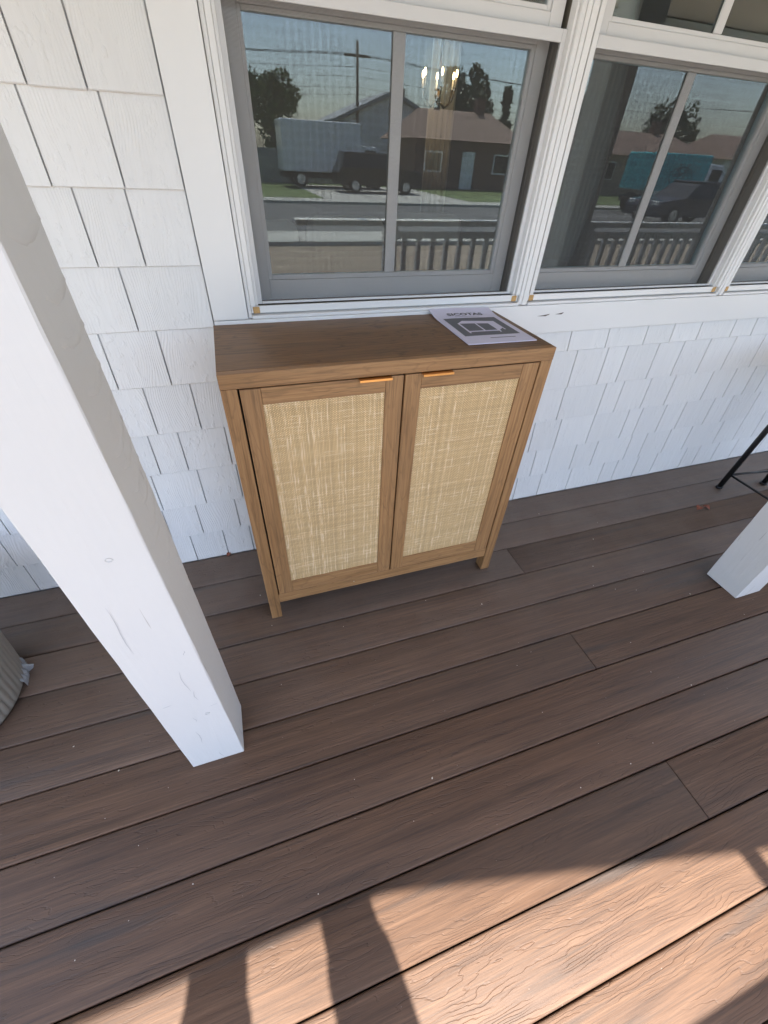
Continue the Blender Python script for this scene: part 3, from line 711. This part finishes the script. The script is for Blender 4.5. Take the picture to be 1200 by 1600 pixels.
# ================================================================ INSIDE THE ROOM
sf = tag(empty('sofa', (.72, 1.62, -.01)), 'red-brown sofa with cream cushions seen inside the left window', 'sofa')
box('back', -.75, .75, -.40, -.20, .25, .90, 'sofa', sf, .05, 3); box('seat', -.75, .75, -.19, .40, .16, .44, 'sofa', sf, .05, 3)
for s in (-1, 1): box('arm', min(s * .755, s * .95), max(s * .755, s * .95), -.40, .40, .10, .62, 'sofa', sf, .05, 3)
box('plinth', -.9, .9, -.36, .36, .012, .10, 'sofa', sf, .01)
for i, x in enumerate((-.47, .02, .50)): 
    o = box('cushion', x - .22, x + .22, -.27, -.12, .46, .99 + .02 * i, 'cushion', sf, .06, 4)
ch = tag(empty('dining_chair', (1.02, .80, -.01)), 'wooden slat-back chair inside the left window', 'chair')
for sx in (-1, 1):
    for sy in (-1, 1): box('leg', sx * .19 - .02, sx * .19 + .02, sy * .19 - .02, sy * .19 + .02, .002, .86 if sy < 0 else .43, 'chairwood', ch, .004)
box('seat', -.22, .22, -.16, .22, .44, .475, 'chairwood', ch, .01, 2)
for z in (.58, .68, .78): box('slat', -.168, .168, -.205, -.180, z, z + .05, 'chairwood', ch, .004)
cd = tag(empty('chandelier', (2.55, 4.5, 1.70)), 'small brass chandelier with lit candle bulbs seen through the left window', 'chandelier')
tube('stem', (0, 0, .0), (0, 0, .88), .012, 'brass', cd); tube('hub', (0, 0, -.05), (0, 0, .10), .035, 'brass', cd, .02)
for i in range(6):
    a = i * math.pi / 3 + .25; c, s = math.cos(a), math.sin(a)
    arm = poly_tube('arm', [(c * .02, s * .02, .02), (c * .09, s * .09, -.03), (c * .16, s * .16, .02), (c * .19, s * .19, .12)], .007, 'brass', cd)
    tube('candle', (c * .19, s * .19, .12), (c * .19, s * .19, .19), .011, 'cushion', arm)
    bm = bmesh.new(); bmesh.ops.create_uvsphere(bm, u_segments=10, v_segments=8, radius=1, matrix=Matrix.Translation((c * .19, s * .19, .225)) @ Matrix.Diagonal((.012, .012, .03, 1)))
    link('bulb', bm_to('bulb', bm), 'bulb', arm, smooth=True)
pl_ = bpy.data.lights.new('chandelier_glow', 'POINT'); pl_.energy = 3; pl_.color = (1, .75, .45); pl_.shadow_soft_size = .2
po = bpy.data.objects.new('chandelier_glow', pl_); COL.objects.link(po); po.parent = cd; po.location = (0, 0, .26)
# pale curtain hanging behind the chandelier
vs = []; fs = []; n = 60; x0, x1 = 2.76, 3.12
for i in range(n + 1):
    t = i / n; yy = 5.25 + .03 * math.sin(t * 34); vs += [(x0 + (x1 - x0) * t, yy, .02), (x0 + (x1 - x0) * t, yy, 2.55)]
for i in range(n): fs.append((2 * i, 2 * i + 2, 2 * i + 3, 2 * i + 1))
o = pydata('curtain', vs, fs, 'curtain', None, smooth=True); o.modifiers.new('s', 'SOLIDIFY').thickness = .004
tag(o, 'pale linen curtain panel hanging inside behind the chandelier', 'curtain')

# ================================================================ THE STREET (reflected in the panes)
def add_disc_wheel(parent, x, y, r, wd):
    t = tube('wheel', (x, y - wd / 2, r), (x, y + wd / 2, r), r, 'tyre', parent, n=24)
    tube('rim', (x, y - wd / 2 - .004, r), (x, y + wd / 2 + .004, r), r * .62, 'rim', t, n=16)
def car(loc, rz, paint, label, body, cabin, L, wd):
    c = tag(empty('parked_car', loc, rz), label, 'car', 'vehicles parked along the street')
    prism('body', body, -wd / 2, wd / 2, paint, c, .04)
    # cabin narrower towards the roof
    bm = bmesh.new(); n = len(cabin); A = []; Bv = []
    zmin = min(z for x, z in cabin); zmax = max(z for x, z in cabin)
    for x, z in cabin:
        k = wd / 2 - .05 - .16 * (z - zmin) / (zmax - zmin); A.append(bm.verts.new((x, -k, z))); Bv.append(bm.verts.new((x, k, z)))
    for i in range(n): bm.faces.new((A[i], A[(i + 1) % n], Bv[(i + 1) % n], Bv[i]))
    bm.faces.new(A[::-1]); bm.faces.new(Bv); bmesh.ops.bevel(bm, geom=bm.edges[:], offset=.03, segments=2, affect='EDGES')
    link('cabin', bm_to('cabin', bm), 'carglass', c)
    xr = [x for x, z in cabin if z > zmax - .05]
    box('roof', min(xr) - .02, max(xr) + .02, -wd / 2 + .20, wd / 2 - .20, zmax - .02, zmax + .035, paint, c, .02, 2)
    for x in (-L * .31, L * .31):
        for s in (-1, 1): add_disc_wheel(c, x, s * (wd / 2 - .10), .34, .22)
    for s in (-1, 1):
        box('headlight', L / 2 - .08, L / 2 + .005, s * wd * .34 - .16, s * wd * .34 + .16, .66, .80, 'lampglass', c, .02)
        box('tail_light', -L / 2 - .005, -L / 2 + .08, s * wd * .38 - .1, s * wd * .38 + .1, .72, .92, 'redlens', c, .02)
    return c
sedan_b = [(-2.3, .32), (2.3, .32), (2.32, .62), (2.2, .80), (1.0, .92), (-1.6, .95), (-2.3, .90)]
sedan_c = [(-1.75, .90), (1.05, .90), (.35, 1.40), (-1.0, 1.42)]
suv_b = [(-2.4, .36), (2.4, .36), (2.42, .75), (2.3, 1.02), (1.2, 1.12), (-2.3, 1.14), (-2.42, .9)]
suv_c = [(-2.25, 1.08), (1.25, 1.08), (.75, 1.68), (-2.05, 1.72)]
car((9.2, -27.6, G + .02), 0, 'carblack', 'black off-road car on the driveway across the street, reflected in left window', suv_b, suv_c, 4.8, 1.85)
car((19.0, -15.2, G + .004), math.pi, 'cargrey', 'dark grey sedan at the near kerb, reflected in middle window', sedan_b, sedan_c, 4.6, 1.8)
def box_truck(name, loc, rz, boxmat, cabmat, L, H0, H1, wd, label, bike=False):
    t = tag(empty(name, loc, rz), label, 'truck', 'vehicles parked along the street')
    box('chassis', -L / 2, L / 2 + 1.5, -wd * .4, wd * .4, .45, .68, 'tyre', t, .02)
    cg = box('cargo_box', -L / 2, L / 2, -wd / 2, wd / 2, H0, H1, boxmat, t, .05, 2)
    prism('cab', [(L / 2 + .05, .55), (L / 2 + 1.75, .55), (L / 2 + 1.8, 1.15), (L / 2 + 1.45, 1.25), (L / 2 + 1.05, 2.0), (L / 2 + .05, 2.05)], -wd * .44, wd * .44, cabmat, t, .05)
    box('windscreen', L / 2 + 1.16, L / 2 + 1.34, -wd * .36, wd * .36, 1.36, 1.80, 'carglass', t, .02)
    for s in (-1, 1): box('side_window', L / 2 + .35, L / 2 + 1.05, s * wd * .44 - .012, s * wd * .44 + .012, 1.30, 1.85, 'carglass', t, .008)
    for x in (-L * .28, L / 2 + 1.1):
        for s in (-1, 1): add_disc_wheel(t, x, s * wd * .38, .40, .25)
    if bike:
        for s in (-1, 1):
            bm = bmesh.new(); y = s * (wd / 2 + .006); zc = -.12
            def ring(cx, cz, r, th=.022, n=28):
                for i in range(n):
                    a, b = 2 * math.pi * i / n, 2 * math.pi * (i + 1) / n
                    add_tube(bm, (cx + r * math.cos(a), y, cz + r * math.sin(a)), (cx + r * math.cos(b), y, cz + r * math.sin(b)), th, th, 5)
            ring(-.42, zc, .27); ring(.42, zc, .27)
            for a, b in (((-.42, zc), (-.10, zc)), ((-.42, zc), (-.18, zc + .34)), ((-.18, zc + .34), (-.10, zc)), ((-.18, zc + .34), (.28, zc + .34)), ((-.10, zc), (.28, zc + .34)), ((.28, zc + .42), (.42, zc)), ((-.20, zc + .34), (-.22, zc + .44)), ((-.30, zc + .44), (-.14, zc + .44)), ((.28, zc + .42), (.40, zc + .46))):
                add_tube(bm, (a[0], y, a[1]), (b[0], y, b[1]), .024, .024, 6)
            link('bicycle_emblem', bm_to('bicycle_emblem', bm), 'tealdark', cg)
    return t
box_truck('box_truck', (6.6, -31.2, G + .02), 0, 'carwhite', 'carwhite', 4.6, .75, 3.0, 2.3, 'white box truck on the driveway behind the black car, reflected in left window')
box_truck('delivery_truck', (21.6, -19.4, G + .004), 0, 'teal', 'carwhite', 3.3, .95, 2.35, 2.0, 'teal cargo truck with a bicycle emblem, reflected in middle window', True)

def far_house(loc, wx, dy, h, peak, wallm, roofm, label, gable_front=False):
    hs = tag(empty('street_house', loc), label, 'house', 'houses across the street')
    box('wall', -wx / 2, wx / 2, -dy / 2, dy / 2, 0, h, wallm, hs)
    o = .5
    if gable_front: prof = [(-wx / 2 - o, h - .1), (0, peak), (wx / 2 + o, h - .1), (wx / 2 + o, h + .1), (0, peak + .22), (-wx / 2 - o, h + .1)]; rf = prism('roof', prof, -dy / 2 - o, dy / 2 + o, roofm, hs); prism('gable', [(-wx / 2, h + .002), (wx / 2, h + .002), (0, peak - .05)], -dy / 2 + .01, dy / 2 - .01, wallm, hs)
    else:
        vs = [(-wx / 2 - o, -dy / 2 - o, h - .05), (wx / 2 + o, -dy / 2 - o, h - .05), (wx / 2 + o, dy / 2 + o, h - .05), (-wx / 2 - o, dy / 2 + o, h - .05), (-wx / 2 + 1.2, 0, peak), (wx / 2 - 1.2, 0, peak)]
        rf = pydata('roof', vs, [(0, 1, 5, 4), (2, 3, 4, 5), (1, 2, 5), (3, 0, 4), (3, 2, 1, 0)], roofm, hs)
    box('chimney', wx * .2, wx * .2 + .6, -.3, .3, h + .6, peak + .7, 'housebrown', rf)
    n = max(2, int(wx / 2.6))
    for i in range(n):
        x = -wx / 2 + wx * (i + .5) / n
        if i == n // 2: 
            d = box('door', x - .48, x + .48, dy / 2 + .002, dy / 2 + .06, .05, 2.1, 'carwhite', hs); box('handle', .32, .40, .031, .07, -.05, .0, 'brass', d)
        else:
            f = box('window', x - .65, x + .65, dy / 2 + .002, dy / 2 + .06, .95, 2.05, 'carwhite', hs); box('pane', -.57, .57, .0305, .036, -.47, .47, 'carglass', f)
    return hs
far_house((15.2, -47, G), 9.0, 8, 3.6, 5.4, 'housewhite', 'roofgrey', 'pale house with grey roof far across the street, reflected in left window', True)
far_house((17.6, -36, G), 8.0, 6, 2.7, 4.3, 'housebrown', 'roofbrown', 'low red-brown house across the street, reflected in left window')
far_house((33.5, -36, G), 11.0, 7, 2.5, 4.0, 'housetan', 'roofbrown', 'low tan house with brown roof, reflected in middle window')
far_house((-9.0, -37, G), 10.0, 7, 2.7, 4.4, 'housewhite', 'roofgrey', 'pale house across the street beyond the left tree')
far_house((48.5, -38, G), 10.0, 7, 2.7, 4.4, 'housewhite', 'roofbrown', 'pale house with brown roof at the far right of the street')

fn = tag(empty('garden_fence', (5.2, -33.6, G)), 'grey board fence beside the driveway across the street, reflected in left window', 'fence')
fb = None
for i in range(42):
    x = -4.4 + i * .205
    if fb is None: fb = box('plank', x - .095, x + .095, -.012, .012, .05, 1.75, 'fence', fn, .004)
    else: c = fb.copy(); COL.objects.link(c); c.parent = fn; c.location.x = x
for z in (.4, 1.4): box('crossbar', -4.5, 4.2, -.052, -.0125, z, z + .09, 'fence', fn)
for i in range(5): x = -4.45 + i * 2.15; box('post', x - .05, x + .05, -.155, -.0525, 0, 1.8, 'fence', fn)

def tree(loc, h, rx, rz_, zc, leaf, label, cone=False, nleaf=2600, seed=1, ls=.17):
    rr = random.Random(seed); t = tag(empty('tree', loc), label, 'tree', 'trees across the street')
    bm = bmesh.new(); r0 = max(.10, h * .03); prev = Vector((0, 0, 0)); pts = [prev]
    for i in range(1, 6): pts.append(Vector((rr.uniform(-.1, .1) * i * .3, rr.uniform(-.1, .1) * i * .3, (h * .8) * i / 5)))
    for i in range(5): add_tube(bm, pts[i], pts[i + 1], r0 * (1 - i * .17), r0 * (1 - (i + 1) * .17), 8)
    for i in range(9):
        b0 = pts[2] + (pts[5] - pts[2]) * rr.random(); a = rr.uniform(0, 6.28); l = rx * rr.uniform(.5, .9)
        b1 = b0 + Vector((math.cos(a) * l, math.sin(a) * l, l * rr.uniform(.2, .6))); add_tube(bm, b0, b1, r0 * .35, r0 * .1, 6)
    link('trunk', bm_to('trunk', bm), 'bark', t)
    clumps = []
    for i in range(34):
        if cone:
            q = rr.random() ** .8; a = rr.uniform(0, 6.28); rad = rx * (1 - q) * rr.uniform(.5, 1); clumps.append((Vector((math.cos(a) * rad, math.sin(a) * rad, zc - rz_ + 2 * rz_ * q)), rx * .28))
        else:
            d = Vector((rr.gauss(0, 1), rr.gauss(0, 1), rr.gauss(0, 1))).normalized() * rr.uniform(.35, .95); clumps.append((Vector((d.x * rx, d.y * rx, zc + d.z * rz_)), rx * rr.uniform(.22, .38)))
    vs = []; fs = []
    for i in range(nleaf):
        c, cr_ = rr.choice(clumps); d = Vector((rr.gauss(0, 1), rr.gauss(0, 1), rr.gauss(0, 1))).normalized() * cr_ * rr.uniform(.5, 1.05)
        p = c + d; u = Vector((rr.gauss(0, 1), rr.gauss(0, 1), rr.gauss(0, 1))).normalized(); v = u.orthogonal().normalized(); s = ls * rr.uniform(.6, 1.4); b_ = len(vs)
        vs += [p - u * s, p + v * s * .45, p + u * s, p - v * s * .45]; fs.append((b_, b_ + 1, b_ + 2, b_ + 3))
    pydata('crown', vs, fs, leaf, t); return t
tree((4.5, -35.6, G), 5.8, 2.0, 2.3, 3.5, 'leafA', 'leafy green tree behind the fence, reflected at the left of the left window', seed=2)
tree((24.0, -48, G), 8.6, 3.0, 2.8, 5.6, 'leafB', 'tall round dark tree behind the red-brown house, reflected in left window', seed=3, nleaf=3600, ls=.24)
tree((27.4, -46, G), 7.0, 1.3, 2.6, 4.0, 'leafB', 'narrow pointed conifer right of the round tree, reflected in left window', True, 2200, 4)
tree((31.5, -45, G), 7.2, 2.2, 2.2, 4.8, 'leafB', 'dark tree behind the tan house roof, left of a pair', seed=5)
tree((38.0, -47, G), 7.6, 2.8, 2.4, 5.0, 'leafA', 'green tree behind the tan house roof, right of a pair', seed=6, nleaf=3000, ls=.22)
tree((47.0, -46, G), 7.4, 3.0, 2.4, 4.8, 'leafB', 'dark tree behind the pale house at the far right', seed=8, nleaf=3000, ls=.22)
tree((-3.5, -40, G), 6.5, 2.2, 2.0, 4.4, 'leafA', 'green tree far left, between the pale house and the fence', seed=9)
up = tag(empty('utility_pole', (12.3, -43.0, G)), 'wooden utility pole with a crossarm and wires across the street', 'utility pole')
tube('pole', (0, 0, 0), (0, 0, 8.0), .13, 'wood', up, .09); box('crossarm', -1.0, 1.0, -.16, -.06, 7.2, 7.32, 'wood', up)
for k, z in ((-.9, 7.36), (0, 7.36), (.9, 7.36), (.2, 6.7), (.2, 6.2), (.2, 5.6), (.2, 5.2)):
    pts = [Vector((x, -.11, z - 1.1 * (1 - ((x + k * 0) % 1 * 0 + (1 - abs(((x) / 30.0)) * 2) ** 2)) if False else z - .9 * (1 - (2 * abs(x) / 60 - 1) ** 2))) + Vector((k, 0, 0)) for x in [-60 + 6 * i for i in range(21)]]
    poly_tube('wire', pts, .013, 'wire', up, 5)

# ================================================================ THE PHOTOGRAPHER (casts the arm shadows on the sunlit boards)
pr = tag(empty('person', (-.07, -2.19, -.180)), 'person in a dark shirt holding up a phone, whose arms shadow the sunlit boards', 'person')
def skin(name, verts, edges, radii, mat, parent, root=0, sub=2):
    me = bpy.data.meshes.new(name); me.from_pydata(verts, edges, []); me.update(); o = link(name, me, mat, parent)
    md = o.modifiers.new('skin', 'SKIN'); md.use_smooth_shade = True
    for i, r in enumerate(radii):
        q = me.skin_vertices[0].data[i]; q.radius = (r, r) if not isinstance(r, tuple) else r; q.use_root = i == root
    sb = o.modifiers.new('sub', 'SUBSURF'); sb.levels = sub; sb.render_levels = sub; return o
V_ = [(0, 0, .92), (0, 0, 1.05), (0, .01, 1.22), (0, 0, 1.36), (0, .01, 1.44), (0, .04, 1.50), (0, .05, 1.60)]
E_ = [(0, 1), (1, 2), (2, 3), (3, 4), (4, 5), (5, 6)]; RR = [(.16, .11), (.15, .11), (.17, .12), (.13, .09), .055, .075, .095]
for s in (-1, 1):
    b_ = len(V_); V_ += [(s * .09, 0, .86), (s * .10, .01, .48), (s * .10, -.02, .09), (s * .11, .12, .035)]; RR += [.088, .058, .042, .036]; E_ += [(0, b_), (b_, b_ + 1), (b_ + 1, b_ + 2), (b_ + 2, b_ + 3)]
    b_ = len(V_); V_ += [(s * .175, .02, 1.36), (s * .165, .30, 1.33), (s * .135, .52, 1.36), (s * .10, .79, 1.405)]; RR += [.074, .070, .066, .032]; E_ += [(3, b_), (b_, b_ + 1), (b_ + 1, b_ + 2), (b_ + 2, b_ + 3)]
    w_ = b_ + 3; p_ = len(V_); V_.append((s * .095, .83, 1.415)); RR.append(.03); E_.append((w_, p_))
    for k in range(4):
        f_ = len(V_); V_ += [(s * .092, .855, 1.395 + k * .019), (s * .075, .875, 1.397 + k * .019)]; RR += [.009, .008]; E_ += [(p_, f_), (f_, f_ + 1)]
    f_ = len(V_); V_ += [(s * .070, .845, 1.40), (s * .055, .862, 1.42)]; RR += [.010, .009]; E_ += [(p_, f_), (f_, f_ + 1)]
skin('body', V_, E_, RR, 'skin', pr)
def sub(name, keep, grow, mat, root, extra=None):
    ix = {k: i for i, k in enumerate(keep)}
    rr_ = [tuple(q + grow for q in RR[k]) if isinstance(RR[k], tuple) else RR[k] + grow for k in keep]
    return skin(name, [V_[k] for k in keep], [(ix[a], ix[b]) for a, b in E_ if a in ix and b in ix], rr_, mat, pr, ix[root])
per = 8 + 1 + 10          # vertices added per body side
LG = [7, 7 + per]; AR = [11, 11 + per]
sub('shirt', [0, 1, 2, 3] + [q + k for q in AR for k in (0, 1, 2)], .012, 'shirt', 0)
sub('trousers', [0] + [q + k for q in LG for k in (0, 1, 2)], .016, 'trouser', 0)
for q in LG: sub('shoe', [q + 2, q + 3], .010, 'phone', q + 2)
bm = bmesh.new(); bmesh.ops.create_uvsphere(bm, u_segments=20, v_segments=14, radius=1, matrix=Matrix.Translation((0, .035, 1.61)) @ Matrix.Diagonal((.098, .108, .112, 1)))
bmesh.ops.delete(bm, geom=[v for v in bm.verts if v.co.z < 1.60 + max(0, v.co.y - .02) * .9], context='VERTS'); link('hair', bm_to('hair', bm), 'hair', pr, smooth=True)
for sx in (-1, 1):
    bm = bmesh.new(); bmesh.ops.create_uvsphere(bm, u_segments=10, v_segments=8, radius=.011, matrix=Matrix.Translation((sx * .032, .128, 1.585))); link('eye', bm_to('eye', bm), 'phone', pr, smooth=True)
    bm = bmesh.new(); bmesh.ops.create_uvsphere(bm, u_segments=10, v_segments=8, radius=1, matrix=Matrix.Translation((sx * .092, .045, 1.575)) @ Matrix.Diagonal((.012, .02, .032, 1))); link('ear', bm_to('ear', bm), 'skin', pr, smooth=True)
tube('nose', (0, .130, 1.585), (0, .152, 1.555), .008, 'skin', pr, .013, 10); box('mouth', -.024, .024, .118, .134, 1.520, 1.529, 'redlens', pr, .003)
ph = bpy.data.objects.new('phone', None)
bm = bmesh.new(); add_box(bm, -.075, .075, -.036, .036, -.0045, .0045, .004, 2); ph = link('phone', bm_to('phone', bm), 'phone')
ph.matrix_world = Matrix(((cr.x, cu.x, -cf.x, 0), (cr.y, cu.y, -cf.y, 0), (cr.z, cu.z, -cf.z, 0), (0, 0, 0, 1)))
ph.location = cam.location - cf * .018 - cr * .062
tag(ph, 'dark phone held up by the person taking the picture', 'phone')
